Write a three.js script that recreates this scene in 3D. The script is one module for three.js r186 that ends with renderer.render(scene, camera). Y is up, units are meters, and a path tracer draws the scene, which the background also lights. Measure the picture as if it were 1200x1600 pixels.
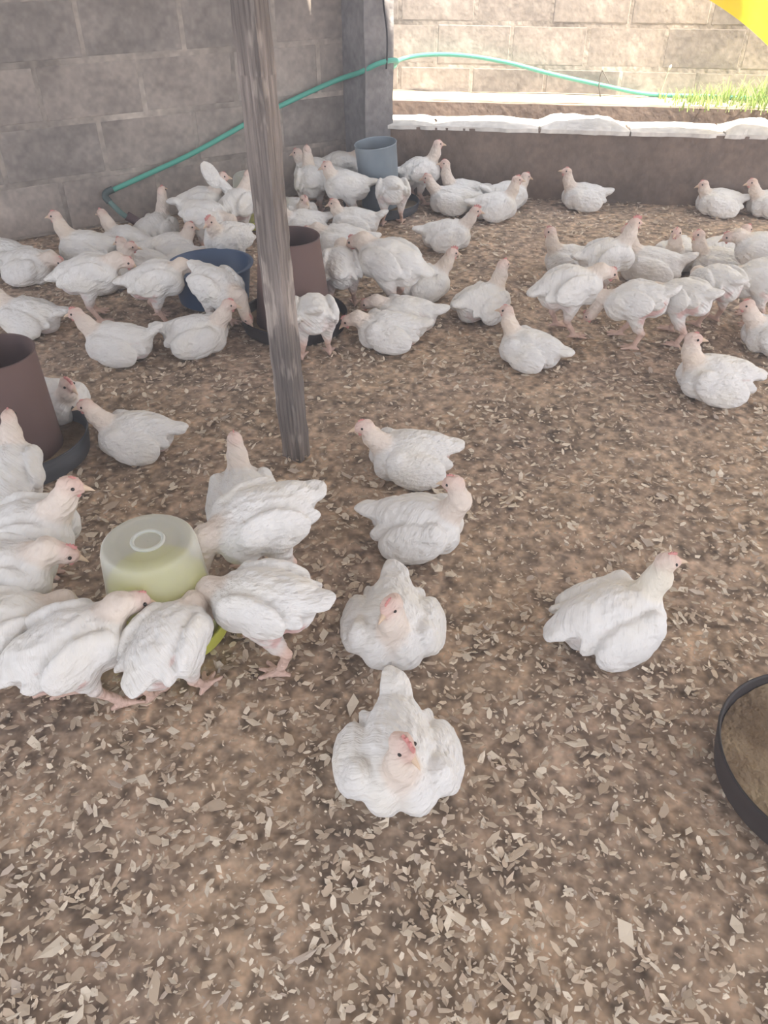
import * as THREE from 'three';
import { ImprovedNoise } from 'three/addons/math/ImprovedNoise.js';
import { RoundedBoxGeometry } from 'three/addons/geometries/RoundedBoxGeometry.js';
import { mergeGeometries } from 'three/addons/utils/BufferGeometryUtils.js';

// ---------------------------------------------------------------- camera, sky, sun, exposure
const scene = new THREE.Scene();
const camera = new THREE.PerspectiveCamera(66.08, 0.75, 0.05, 200);
camera.position.set(0, 1.3, 0);
camera.rotation.set(THREE.MathUtils.degToRad(-37.7), 0, 0);
scene.add(camera);
scene.fog = new THREE.FogExp2(0xeaeaf0, 0.035); // dusty air in the pen

const renderer = new THREE.WebGLRenderer();
renderer.toneMapping = THREE.LinearToneMapping;
renderer.toneMappingExposure = 1.78;
renderer.shadowMap.enabled = true;

const SKY = 1.5;
const sunDir = new THREE.Vector3(0.42, 0.90, 0.185).normalize();
// hazy tropical sky: pale and almost even, a little whiter towards the horizon
{
  const w = 64, hh = 32, d = new Float32Array(w * hh * 4);
  for (let j = 0; j < hh; j++) for (let i = 0; i < w; i++) { const e = Math.max(0, Math.sin(((j + 0.5) / hh - 0.5) * Math.PI)), t = Math.pow(1 - e, 2), k = (j * w + i) * 4; d[k] = 0.80 + 0.20 * t; d[k + 1] = 0.88 + 0.11 * t; d[k + 2] = 1.03 + 0.0 * t; d[k + 3] = 1; }
  const t = new THREE.DataTexture(d, w, hh, THREE.RGBAFormat, THREE.FloatType); t.mapping = THREE.EquirectangularReflectionMapping; t.magFilter = THREE.LinearFilter; t.needsUpdate = true;
  scene.background = t; scene.environment = t; scene.backgroundIntensity = SKY; scene.environmentIntensity = SKY;
}
const sun = new THREE.DirectionalLight(0xfff1de, 15);
sun.position.copy(sunDir).multiplyScalar(20);
sun.castShadow = true;
sun.shadow.mapSize.set(2048, 2048);
sun.shadow.camera.left = -8; sun.shadow.camera.right = 8; sun.shadow.camera.top = 8; sun.shadow.camera.bottom = -8; sun.shadow.camera.far = 50;
scene.add(sun);

// ---------------------------------------------------------------- helpers
const R = Math.PI / 180;
function rng(seed) { let a = seed >>> 0; return () => { a = (a + 0x6D2B79F5) >>> 0; let t = a; t = Math.imul(t ^ (t >>> 15), t | 1); t ^= t + Math.imul(t ^ (t >>> 7), t | 61); return ((t ^ (t >>> 14)) >>> 0) / 4294967296; }; }
const perlin = new ImprovedNoise();
const ns = (x, y, z) => perlin.noise(x, y, z);
function fbm(x, y, z, o = 4) { let s = 0, a = 0.5; for (let i = 0; i < o; i++) { s += a * ns(x, y, z); x *= 2.03; y *= 2.03; z = z * 2.03 + 7.1; a *= 0.5; } return s; }
const taken = {};
function numbered(n) { const k = taken[n] = (taken[n] ?? -1) + 1; return k ? n + '_' + String(k).padStart(3, '0') : n; }
function tag(o, label, category, group, kind) { o.userData.label = label; if (category) o.userData.category = category; if (group) o.userData.group = group; if (kind) o.userData.kind = kind; return o; }
function mesh(name, geo, mat, parent = scene) { const m = new THREE.Mesh(geo, mat); m.name = parent === scene ? numbered(name) : name; m.castShadow = m.receiveShadow = true; parent.add(m); return m; }
function group(name, x = 0, y = 0, z = 0, turn = 0) { const g = new THREE.Group(); g.name = numbered(name); g.position.set(x, y, z); g.rotation.y = turn; scene.add(g); return g; }
function std(o) { return new THREE.MeshStandardMaterial(o); }
function lin(r, g, b) { return new THREE.Color().setRGB(r, g, b); }
function dataTex(n, f, srgb, rx = 1, ry = 1, m = n) {
  const d = new Uint8Array(n * m * 4);
  for (let j = 0; j < m; j++) for (let i = 0; i < n; i++) { const c = f(i / n, j / m, i, j), k = (j * n + i) * 4; d[k] = Math.max(0, Math.min(255, c[0] * 255)); d[k + 1] = Math.max(0, Math.min(255, c[1] * 255)); d[k + 2] = Math.max(0, Math.min(255, c[2] * 255)); d[k + 3] = 255; }
  const t = new THREE.DataTexture(d, n, m); t.wrapS = t.wrapT = THREE.RepeatWrapping; t.magFilter = THREE.LinearFilter; t.minFilter = THREE.LinearMipmapLinearFilter; t.generateMipmaps = true;
  if (srgb) t.colorSpace = THREE.SRGBColorSpace; t.repeat.set(rx, ry); t.needsUpdate = true; return t;
}
// noise that tiles on a unit square: smoothed lattice values, about -0.5 to 0.5
const lattice = (() => { const r = rng(4242), a = new Float32Array(65536); for (let i = 0; i < a.length; i++) a[i] = r() * 2 - 1; return a; })();
function tileNoise(u, v, f, seed, o = 4) {
  let s = 0, amp = 0.5; f = Math.round(f); u -= Math.floor(u); v -= Math.floor(v);
  for (let k = 0; k < o; k++) {
    const x = u * f, y = v * f, i = Math.floor(x), j = Math.floor(y), a = x - i, b = y - j, p = a * a * (3 - 2 * a), q = b * b * (3 - 2 * b), i1 = (i + 1) % f, j1 = (j + 1) % f, h = (seed * 7919 + k * 3571) | 0;
    const L = (m, n) => lattice[(m * 73 + n * 6151 + h) & 65535];
    s += amp * ((L(i % f, j % f) * (1 - p) + L(i1, j % f) * p) * (1 - q) + (L(i % f, j1) * (1 - p) + L(i1, j1) * p) * q); f *= 2; amp *= 0.5;
  }
  return s;
}
function boxUV(g, s = 1) { // uv in metres from the face's own axes
  const p = g.attributes.position, n = g.attributes.normal, uv = new Float32Array(p.count * 2);
  for (let i = 0; i < p.count; i++) { const ax = Math.abs(n.getX(i)), ay = Math.abs(n.getY(i)), az = Math.abs(n.getZ(i)); let a, b; if (ax > ay && ax > az) { a = p.getZ(i); b = p.getY(i); } else if (ay > az) { a = p.getX(i); b = p.getZ(i); } else { a = p.getX(i); b = p.getY(i); } uv[2 * i] = a * s; uv[2 * i + 1] = b * s; }
  g.setAttribute('uv', new THREE.BufferAttribute(uv, 2)); return g;
}
const box = (w, h, d) => boxUV(new THREE.BoxGeometry(w, h, d));

// ---------------------------------------------------------------- materials
const concreteCol = (seed, r, g, b, amp) => dataTex(512, (u, v) => { const n = tileNoise(u, v, 3, seed, 5) * amp, m = tileNoise(u, v, 40, seed + 4, 2) * amp * 0.5, t = 1 + n + m; return [r * t, g * t, b * t]; }, true);
const concreteBump = dataTex(512, (u, v) => { const n = 0.5 + tileNoise(u, v, 30, 2, 4) * 0.6 + tileNoise(u, v, 5, 8, 2) * 0.3; return [n, n, n]; }, false);
const M = {};
M.block = [0, 1, 2].map((i) => std({ map: concreteCol(11 + i * 5, [0.625, 0.605, 0.64][i], [0.59, 0.575, 0.605][i], [0.56, 0.55, 0.575][i], 0.3), roughness: 0.95, bumpMap: concreteBump, bumpScale: 0.002 }));
M.mortar = std({ map: concreteCol(31, 0.665, 0.63, 0.595, 0.36), roughness: 0.98, bumpMap: concreteBump, bumpScale: 0.004 });
M.plaster = std({ map: concreteCol(41, 0.48, 0.425, 0.385, 0.3), roughness: 0.95, bumpMap: concreteBump, bumpScale: 0.004 });
M.pillar = std({ map: concreteCol(47, 0.50, 0.49, 0.49, 0.35), roughness: 0.95, bumpMap: concreteBump, bumpScale: 0.005 });
M.cap = std({ map: concreteCol(71, 0.86, 0.845, 0.82, 0.2), roughness: 0.95, bumpMap: concreteBump, bumpScale: 0.004 });
M.earth = std({ map: concreteCol(76, 0.66, 0.62, 0.55, 0.25), roughness: 1 });
M.roof = std({ color: lin(0.55, 0.55, 0.54), roughness: 0.6, metalness: 0.2 });

// ---------------------------------------------------------------- roof (out of frame, shades the pen)
{
  const g = new THREE.PlaneGeometry(8.4, 8.2, 220, 2); g.rotateX(-Math.PI / 2);
  const p = g.attributes.position;
  for (let i = 0; i < p.count; i++) p.setY(i, 0.02 * Math.sin(p.getX(i) * 2 * Math.PI / 0.075) + 0.05 * p.getZ(i));
  const under = g.clone(); under.translate(0, -0.012, 0); under.setIndex([...under.index.array].reverse()); g.computeVertexNormals(); under.computeVertexNormals();
  const o = mesh('roof', mergeGeometries([g, under]), M.roof); o.position.set(-0.55, 2.6, -0.34); o.rotation.y = -7.34 * R;
  tag(o, 'corrugated metal roof sheet over the pen', 'roof', null, 'structure');
}

// ---------------------------------------------------------------- floor: litter
{
  const floor = tag(group('floor'), 'brown earth floor under wood shaving litter', 'floor', null, 'structure');
  const nx = 300, nz = 300, x0 = -4.2, x1 = 4.6, z0 = -5.0, z1 = 2.6;
  const g = new THREE.PlaneGeometry(x1 - x0, z1 - z0, nx, nz); g.rotateX(-Math.PI / 2); g.translate((x0 + x1) / 2, 0, (z0 + z1) / 2);
  const p = g.attributes.position, uv = g.attributes.uv;
  for (let i = 0; i < p.count; i++) { const x = p.getX(i), z = p.getZ(i); p.setY(i, -0.004 + 0.012 * fbm(x * 3, z * 3, 1, 3) + 0.006 * fbm(x * 14, z * 14, 5, 3)); uv.setXY(i, x / 2.2, z / 2.2); }
  g.computeVertexNormals();
  const chip = dataTex(1024, (u, v) => {
    const big = tileNoise(u, v, 5, 3, 4), mid = tileNoise(u, v, 26, 17, 3), fine = tileNoise(u, v, 110, 23, 3), tone = tileNoise(u, v, 9, 37, 3);
    const dark = Math.max(0, Math.min(1, -big * 2.6 - 0.25));
    let t = 1.0 + mid * 0.14 + fine * 0.5; t *= 1 - 0.1 * dark;
    const w = Math.max(0, Math.min(1, tone * 1.6 + 0.5));
    return [(0.645 + 0.03 * w) * t, (0.565 + 0.025 * w) * t, (0.495 + 0.01 * w) * t];
  }, true);
  const bump = dataTex(1024, (u, v) => { const n = 0.5 + tileNoise(u, v, 60, 23, 4) * 0.7; return [n, n, n]; }, false);
  mesh('litter_bed', g, std({ map: chip, roughness: 1, bumpMap: bump, bumpScale: 0.010 }), floor);
  // wood shavings: a few curled flake shapes
  const shapes = [];
  for (let s = 0; s < 8; s++) {
    const r = rng(900 + s), n = 4 + Math.floor(r() * 3), asp = 0.25 + r() * 0.45, pts = [], curl = (r() - 0.4) * 0.5;
    for (let i = 0; i < n; i++) { const a = (i + 0.6 * (r() - 0.5)) / n * 2 * Math.PI, q = 0.75 + 0.45 * r(); pts.push([Math.cos(a) * q, Math.sin(a) * q * asp]); }
    const pos = [], idx = [];
    for (const side of [0, 1]) { pos.push(0, side * 0.09, 0); for (const [a, b] of pts) pos.push(a, side * 0.09 + curl * (a * a - 0.4), b); }
    const m = n + 1;
    for (let i = 0; i < n; i++) { const j = (i + 1) % n; idx.push(m, m + 1 + j, m + 1 + i, 0, 1 + i, 1 + j, 1 + i, m + 1 + i, m + 1 + j, 1 + i, m + 1 + j, 1 + j); }
    const gg = new THREE.BufferGeometry(); gg.setAttribute('position', new THREE.Float32BufferAttribute(pos, 3)); gg.setIndex(idx);
    const ni = gg.toNonIndexed(); ni.computeVertexNormals(); ni.setAttribute('uv', new THREE.Float32BufferAttribute(new Float32Array(ni.attributes.position.count * 2), 2)); shapes.push(ni);
  }
  const tones = [[0.56, 0.455, 0.345], [0.48, 0.38, 0.285], [0.70, 0.61, 0.49], [0.43, 0.335, 0.25], [0.53, 0.445, 0.37], [0.39, 0.30, 0.23]];
  const rr = rng(77);
  const place = (o, x, z, s) => { o.position.set(x, 0.004 + 0.012 * fbm(x * 3, z * 3, 1, 3) + 0.003 * rr(), z); o.rotation.set((rr() - 0.5) * 0.7, rr() * 6.283, (rr() - 0.5) * 0.7); o.scale.set(s, s * 0.7, s * (0.6 + 0.6 * rr())); };
  const cm = tones.map((t) => std({ color: lin(...t), roughness: 0.95 }));
  // the 300 largest shavings near the camera, each a mesh of its own
  for (let i = 0; i < 300; i++) {
    const z = -0.42 - 1.5 * Math.pow(rr(), 1.3), half = 0.52 + 0.42 * (-z), x = (rr() * 2 - 1) * half, s = 0.011 + 0.013 * Math.pow(rr(), 2.2);
    const c = mesh('wood_chip', shapes[i % 8], cm[[0, 2, 0, 4, 1, 2][i % 6]], floor); c.name = i ? 'wood_chip_' + String(i).padStart(3, '0') : 'wood_chip'; place(c, x, z, s);
  }
  const N = 6500, d = new THREE.Object3D(), col = new THREE.Color();
  const cw = std({ color: 0xffffff, roughness: 0.95 });
  for (let s = 0; s < 8; s++) {
    const im = new THREE.InstancedMesh(shapes[s], cw, N); im.name = s ? 'wood_shavings_00' + s : 'wood_shavings'; im.userData.kind = 'stuff'; im.castShadow = im.receiveShadow = true;
    for (let i = 0; i < N; i++) {
      const z = -0.3 - 4.3 * Math.pow(rr(), 1.25), half = 0.65 + 0.46 * (-z), x = (rr() * 2 - 1) * half;
      const dens = fbm(x * 2.2, z * 2.2, 9, 3);
      const s1 = (0.0028 + 0.0105 * Math.pow(rr(), 2.6)) * (dens > -0.12 ? 1 : 0.75) * (1 - 0.06 * z);
      place(d, x, z, s1); d.updateMatrix(); im.setMatrixAt(i, d.matrix);
      const t = tones[rr() < 0.15 ? 2 : Math.floor(rr() * rr() * 6 + (dens < -0.1 ? 1 : 0)) % 6], k = 0.8 + 0.4 * rr(); im.setColorAt(i, col.setRGB(t[0] * k, t[1] * k, t[2] * k));
    }
    floor.add(im);
  }
}

// ---------------------------------------------------------------- block walls
// a wall in its own frame: x along, y up, front face at z = 0; every block a mesh, mortar set back
function blockWall(root, x0, x1, courses, y0, bh, bl, shift, mats, mortarMat, depth, seed, proud) {
  const r = rng(seed), cache = {};
  const back = box(x1 - x0, courses * bh, depth); back.translate((x0 + x1) / 2, y0 + courses * bh / 2, -depth / 2 - proud);
  mesh('mortar', back, mortarMat, root);
  let n = 0;
  for (let c = 0; c < courses; c++) for (let s = shift + (c % 2) * bl / 2 - bl * 20; s < x1; s += bl) {
    const a = Math.max(s + 0.009, x0), b = Math.min(s + bl - 0.008, x1); if (b - a < 0.06) continue;
    const w = b - a, key = w.toFixed(2) + '_' + (n % 3);
    const g = cache[key] ??= (() => { const q = new RoundedBoxGeometry(w, bh - 0.02, 0.06, 2, 0.006); const p = q.attributes.position; for (let i = 0; i < p.count; i++) { const k = n * 3.1; p.setXYZ(i, p.getX(i) + 0.006 * ns(p.getX(i) * 9 + k, p.getY(i) * 9, 1), p.getY(i) + 0.006 * ns(p.getX(i) * 9, p.getY(i) * 9 + k, 4), p.getZ(i)); } return boxUV(q, 1 / 0.9); })();
    const m = mesh('block', g, mats[Math.floor(r() * 3)], root); m.name = n ? 'block_' + String(n).padStart(3, '0') : 'block'; n++;
    m.position.set((a + b) / 2, y0 + (c + 0.5) * bh, -0.03 + (r() - 0.5) * 0.002); m.rotation.z = r() < 0.5 ? Math.PI : 0; m.rotation.x = 0;
  }
}
{
  const w = tag(group('wall_left', -1.858, 0, -3.809, 30.05 * R), 'grey sandcrete block wall with pale mortar joints', 'wall', null, 'structure');
  blockWall(w, -2.6, 2.0, 9, 0, 0.245, 0.47, 0.34, M.block, M.mortar, 0.15, 5, 0.0018);
}
// dwarf wall at the back with a ragged cement capping
const backTurn = -7.34 * R;
{
  const w = tag(group('wall_back', 0, 0, -4.632, backTurn), 'low plastered wall across the open back of the pen', 'wall', null, 'structure');
  const body = new THREE.BoxGeometry(6.2, 0.45, 0.24, 160, 14, 2); body.translate(3.02, 0.125, -0.12); const p = body.attributes.position;
  for (let i = 0; i < p.count; i++) if (p.getZ(i) > -0.01) p.setZ(i, 0.008 * fbm(p.getX(i) * 4, p.getY(i) * 4, 2, 4)); 
  body.computeVertexNormals(); mesh('plaster_face', boxUV(body), M.plaster, w);
  // lumps of broken cement along the top
  const r = rng(12);
  let x = -0.03, n = 0;
  while (x < 4.4) {
    const len = 0.18 + 0.4 * r(), g = new THREE.BoxGeometry(len, 0.05, 0.25, 24, 3, 10), q = g.attributes.position, k = n * 5.7, h = 0.01 + 0.045 * r();
    for (let i = 0; i < q.count; i++) {
      const a = q.getX(i) / len * 2, b = q.getZ(i) / 0.125, e = Math.max(0, 1 - Math.pow(Math.abs(a), 3)) * Math.max(0, 1 - Math.pow(Math.abs(b), 4));
      const top = q.getY(i) > 0;
      q.setXYZ(i, q.getX(i) + 0.02 * ns(q.getZ(i) * 12 + k, q.getY(i) * 9, k), top ? (0.006 + h * e) * (0.75 + 0.9 * (0.5 + fbm(q.getX(i) * 9 + k, q.getZ(i) * 9, k, 3))) : -0.012, q.getZ(i) + 0.045 * fbm(q.getX(i) * 10 + k, 3, k, 3));
    }
    g.computeVertexNormals(); const m = mesh('cement_capping', boxUV(g), M.cap, w); m.name = n ? 'cement_capping_' + String(n).padStart(3, '0') : 'cement_capping';
    m.position.set(x + len / 2, 0.351, -0.118); m.rotation.y = (r() - 0.5) * 0.05; x += len + 0.006; n++;
  }
}
// raised outside ground with its bank, and the compound wall behind it
{
  const g1 = new THREE.BoxGeometry(9, 0.3, 0.42, 200, 3, 12), p = g1.attributes.position;
  for (let i = 0; i < p.count; i++) { const x = p.getX(i), z = p.getZ(i); if (p.getY(i) > 0.1) p.setY(i, 0.15 + 0.012 * fbm(x * 5, z * 5, 3, 3)); if (z > 0.2) p.setZ(i, z + 0.012 * fbm(x * 4, p.getY(i) * 5, 6, 3)); }
  g1.computeVertexNormals();
  const bank = mesh('ground_bank', boxUV(g1), M.earth); bank.position.set(2.5, 0.18, -5.72 + 2.5 * 0.1288); bank.rotation.y = backTurn;
  tag(bank, 'raised sunlit earth bank at the foot of the outer wall', 'ground', null, 'structure');
  const drain = mesh('drain_channel', box(9, 0.1, 0.6), M.plaster); drain.position.set(2.5, 0.02, -5.17 + 2.5 * 0.1288); drain.rotation.y = backTurn;
  tag(drain, 'narrow drain channel between low wall and bank', 'drain', null, 'structure');
  const w = tag(group('wall_outer', 0, 0, -5.82, backTurn), 'pale sandcrete block compound wall outside in daylight', 'wall', null, 'structure');
  blockWall(w, -1.9, 6.8, 7, 0.24, 0.235, 0.47, 0.1, M.block, M.mortar, 0.15, 9, 0.0012);
}
{
  const g = new THREE.BoxGeometry(9, 0.42, 0.05, 200, 6, 2), p = g.attributes.position;
  for (let i = 0; i < p.count; i++) { p.setZ(i, p.getZ(i) + 0.006 * fbm(p.getX(i) * 5, p.getY(i) * 7, 6, 3)); p.setY(i, p.getY(i) + 0.006 * fbm(p.getX(i) * 6, 2, 8, 3)); } g.computeVertexNormals();
  const k = mesh('drain_kerb', boxUV(g), M.plaster); k.position.set(2.5, 0.118, -5.483 + 2.5 * 0.1288); k.rotation.y = backTurn;
  tag(k, 'low grey cement kerb holding the bank beyond the low wall', 'kerb', null, 'structure');
}
// corner pillar
{
  const w = 0.17, d = 0.27, g = new THREE.BoxGeometry(w, 2.5, d, 6, 60, 6), p = g.attributes.position;
  for (let i = 0; i < p.count; i++) { p.setX(i, p.getX(i) + 0.012 * fbm(p.getY(i) * 3, p.getZ(i) * 4, 3, 3)); p.setZ(i, p.getZ(i) + 0.014 * fbm(p.getY(i) * 3, p.getX(i) * 4, 9, 3)); }
  g.translate(0, 1.2, 0); g.computeVertexNormals();
  const o = mesh('concrete_pillar', boxUV(g), M.pillar); o.position.set(-0.0925, 0, -4.715); o.rotation.y = 30.05 * R;
  tag(o, 'rough grey concrete pillar at the corner of the pen', 'pillar', null, 'structure');
}

// ---------------------------------------------------------------- wooden post
{
  const h = 2.6, g = new THREE.BoxGeometry(0.07, h, 0.052, 6, 130, 6), p = g.attributes.position;
  for (let i = 0; i < p.count; i++) {
    const x = p.getX(i), y = p.getY(i), z = p.getZ(i), e = (Math.abs(x) > 0.034 && Math.abs(z) > 0.025) ? 0.004 : 0.0015;
    p.setX(i, x * (1 - e * 12) + 0.006 * ns(y * 1.7, 3, 1) + e * ns(y * 22, x * 60, z * 60)); p.setZ(i, z * (1 - e * 12) + 0.006 * ns(y * 1.9, 8, 2) + e * ns(y * 24, x * 60, z * 60 + 5));
  }
  g.translate(0, h / 2 - 0.02, 0); g.computeVertexNormals(); boxUV(g);
  const wood = dataTex(256, (u, v) => { const n = tileNoise(u * 1, v * 0.12 + 0.3, 60, 5, 3), m = tileNoise(u, v, 6, 9, 4), w = Math.max(0, Math.min(1, (tileNoise(u, v, 14, 29, 3) - 0.16) * 6)), t = 0.92 + n * 0.28 + m * 0.3; return [0.525 * t + 0.13 * w, 0.49 * t + 0.125 * w, 0.47 * t + 0.115 * w]; }, true, 4, 1);
  const wb = dataTex(256, (u, v) => { const n = 0.5 + tileNoise(u, v * 0.15, 70, 5, 3) * 0.8; return [n, n, n]; }, false, 4, 1);
  const o = mesh('wooden_post', g, std({ map: wood, roughness: 0.92, bumpMap: wb, bumpScale: 0.003 }));
  o.position.set(-0.262, 0, -1.963); o.rotation.set(0, -33 * R, 0.026);
  tag(o, 'weathered square timber post standing in the middle of the litter', 'post');
}

// ---------------------------------------------------------------- hose, cable
const V = (a) => new THREE.Vector3(...a);
const tube = (pts, r, seg = 80, rs = 10) => new THREE.TubeGeometry(new THREE.CatmullRomCurve3(pts.map(V), false, 'centripetal'), seg, r, rs);
{
  const hg = group('garden_hose', -1.362, 0, -4.05);
  tag(hg, 'green hose slanting down the block wall and out past the pillar', 'hose');
  const green = std({ color: lin(0.10, 0.42, 0.33), roughness: 0.42 });
  const t = mesh('hose_pipe', tube([[-1.362, 0.171, -4.05], [-1.16, 0.235, -4.165], [-0.974, 0.296, -4.273], [-0.596, 0.448, -4.492], [-0.25, 0.565, -4.66], [-0.115, 0.618, -4.575], [-0.03, 0.655, -4.568], [0.035, 0.665, -4.60], [0.066, 0.655, -4.66], [0.05, 0.60, -4.90], [0.06, 0.53, -5.35], [0.12, 0.52, -5.72], [0.245, 0.537, -5.742], [0.487, 0.541, -5.711], [0.769, 0.507, -5.675], [1.054, 0.448, -5.638], [1.379, 0.39, -5.596], [1.665, 0.347, -5.556], [1.95, 0.345, -5.50], [2.6, 0.345, -5.38], [3.4, 0.345, -5.3]], 0.0125, 240, 12), green, hg); t.position.set(1.362, 0, 4.05);
  const dark = std({ color: lin(0.07, 0.10, 0.10), roughness: 0.5 });
  const e = mesh('elbow', tube([[0.02, 0.012, -0.012], [-0.012, 0, 0.004], [-0.018, -0.015, 0.012], [0.0, -0.04, 0.02]], 0.017, 20, 10), dark, hg); e.position.set(0, 0.168, 0);
  mesh('pipe_end', tube([[0, 0.13, 0.02], [0.06, 0.07, 0.03], [0.12, 0.03, 0.02]], 0.013, 12, 10), std({ color: lin(0.16, 0.27, 0.25), roughness: 0.5 }), hg);
  mesh('coupling', tube([[0.075, 0.065, 0.03], [0.125, 0.028, 0.02]], 0.022, 4, 10), std({ color: lin(0.15, 0.10, 0.11), roughness: 0.7 }), hg);
  const c = mesh('electric_cable', tube([[-0.02, 2.3, -4.565], [-0.012, 1.5, -4.572], [-0.011, 1.02, -4.575], [0.002, 0.88, -4.588], [0.014, 0.80, -4.585], [0.016, 0.70, -4.578], [0.012, 0.63, -4.572]], 0.0045, 60, 8), std({ color: lin(0.03, 0.03, 0.035), roughness: 0.5 }));
  tag(c, 'thin black cable hanging down the concrete pillar', 'cable');
}

// ---------------------------------------------------------------- feeders and drinkers
const lathe = (pts, n = 48) => new THREE.LatheGeometry(pts.map(([a, b]) => new THREE.Vector2(a, b)), n);
const rust = (seed, a, b, amp) => dataTex(256, (u, v) => { const n = Math.max(0, Math.min(1, 0.5 + tileNoise(u, v, 4, seed, 5) * amp)); return [0, 1, 2].map((k) => a[k] * (1 - n) + b[k] * n); }, true);
M.brownMetal = std({ map: rust(3, [0.33, 0.27, 0.265], [0.43, 0.345, 0.32], 1.6), roughness: 0.7, metalness: 0.1, side: THREE.DoubleSide });
M.panMetal = std({ map: rust(7, [0.30, 0.31, 0.33], [0.40, 0.41, 0.43], 1.6), roughness: 0.6, metalness: 0.1, side: THREE.DoubleSide });
M.panDark = std({ map: rust(9, [0.17, 0.155, 0.155], [0.25, 0.225, 0.22], 1.4), roughness: 0.6, side: THREE.DoubleSide });
M.galv = std({ map: rust(13, [0.50, 0.55, 0.59], [0.60, 0.645, 0.68], 1.8), roughness: 0.45, metalness: 0.35, side: THREE.DoubleSide });
M.feed = std({ map: rust(19, [0.44, 0.37, 0.29], [0.58, 0.51, 0.41], 2.2), roughness: 1, bumpMap: concreteBump, bumpScale: 0.008 });
function pan(parent, r, h, mat, feedH, seed) {
  mesh('pan', lathe([[0.001, 0.002], [r * 0.93, 0.002], [r * 0.97, 0.008], [r, h * 0.6], [r * 1.005, h - 0.004], [r * 1.02, h], [r * 1.005, h + 0.004], [r * 0.985, h - 0.002], [r * 0.975, h * 0.6], [r * 0.93, 0.012], [0.001, 0.012]], 64), mat, parent);
  const g = new THREE.CircleGeometry(r * 0.972, 48), q = new THREE.RingGeometry(0.001, r * 0.968, 48, 14); q.rotateX(-Math.PI / 2); const p = q.attributes.position;
  for (let i = 0; i < p.count; i++) p.setY(i, feedH + 0.02 * fbm(p.getX(i) * 9 + seed, p.getZ(i) * 9, seed, 3)); q.computeVertexNormals();
  mesh('feed', q, M.feed, parent); g.dispose();
}
function tubeFeeder(x, z, rt, rb, h, tubeMat, panMat, pr, ph, label, tilt = [0, 0]) {
  const f = tag(group('tube_feeder', x, 0, z), label, 'feeder', 'tube feeders');
  pan(f, pr, ph, panMat, ph * 0.45, x * 7);
  const t = mesh('tube', lathe([[rb, 0], [rb + 0.004, 0.004], [(rb + rt) / 2 + 0.003, (h) * 0.5], [rt + 0.003, h - 0.006], [rt + 0.006, h - 0.003], [rt + 0.004, h], [rt, h - 0.003], [(rb + rt) / 2, h * 0.5], [rb - 0.002, 0.004], [rb, 0]], 48), tubeMat, f);
  t.position.y = 0.026; t.rotation.set(tilt[0], 0.4, tilt[1]);
  return f;
}
tubeFeeder(-1.068, -1.95, 0.112, 0.115, 0.315, M.brownMetal, M.panMetal, 0.195, 0.075, 'brown metal tube feeder with grey feed pan at the left edge');
tubeFeeder(-0.345, -2.86, 0.108, 0.142, 0.325, M.brownMetal, M.panDark, 0.20, 0.06, 'brown metal tube feeder with dark pan behind the timber post');
tubeFeeder(-0.015, -4.33, 0.104, 0.096, 0.315, M.galv, M.panMetal, 0.20, 0.05, 'blue grey galvanised tube feeder in front of the concrete pillar', [0.02, 0.1]);
{
  const f = tag(group('feed_pan', 0.822, 0, -0.85), 'round black feed pan holding crumbled feed at the right edge', 'feeder');
  pan(f, 0.205, 0.075, M.panDark, 0.052, 4.4);
}
// the two bell drinkers
M.jar = new THREE.MeshPhysicalMaterial({ color: lin(0.90, 0.92, 0.91), roughness: 0.4, transmission: 0.72, thickness: 0, side: THREE.DoubleSide });
M.water = std({ color: lin(0.80, 0.76, 0.01), roughness: 0.25 });
M.tray = std({ color: lin(0.66, 0.68, 0.12), roughness: 0.45, side: THREE.DoubleSide });
function drinker(x, z, label, s = 1) {
  const d = tag(group('bell_drinker', x, 0, z), label, 'drinker', 'bell drinkers'); d.scale.setScalar(s);
  mesh('tray', lathe([[0.001, 0.004], [0.125, 0.004], [0.132, 0.01], [0.136, 0.04], [0.132, 0.044], [0.126, 0.038], [0.122, 0.014], [0.001, 0.014]], 48), M.tray, d);
  const j = mesh('jar', lathe([[0.114, 0.02], [0.113, 0.03], [0.1, 0.15], [0.094, 0.222], [0.09, 0.236], [0.082, 0.243], [0.066, 0.243], [0.06, 0.239], [0.001, 0.239]], 56), M.jar, d);
  const ring = new THREE.TorusGeometry(0.03, 0.004, 8, 32); ring.rotateX(Math.PI / 2); ring.translate(0, 0.241, 0); mesh('embossed_ring', ring, M.jar, j);
  mesh('water', lathe([[0.001, 0.02], [0.109, 0.02], [0.1075, 0.03], [0.0955, 0.148], [0.001, 0.148]], 48), M.water, d);
  return d;
}
drinker(-0.49, -1.255, 'white bell drinker holding yellow water among the birds at lower left', 1.06);
drinker(-0.655, -4.10, 'white and yellow bell drinker partly hidden behind the timber post');
// blue basin
{
  const b = tag(group('plastic_basin', -0.70, 0, -3.12), 'dark blue plastic basin between the birds left of the post', 'basin');
  mesh('basin_wall', lathe([[0.001, 0.003], [0.13, 0.003], [0.14, 0.01], [0.16, 0.145], [0.172, 0.15], [0.174, 0.155], [0.155, 0.153], [0.134, 0.014], [0.001, 0.01]], 56), std({ color: lin(0.05, 0.095, 0.19), roughness: 0.4, side: THREE.DoubleSide }), b);
}

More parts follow.
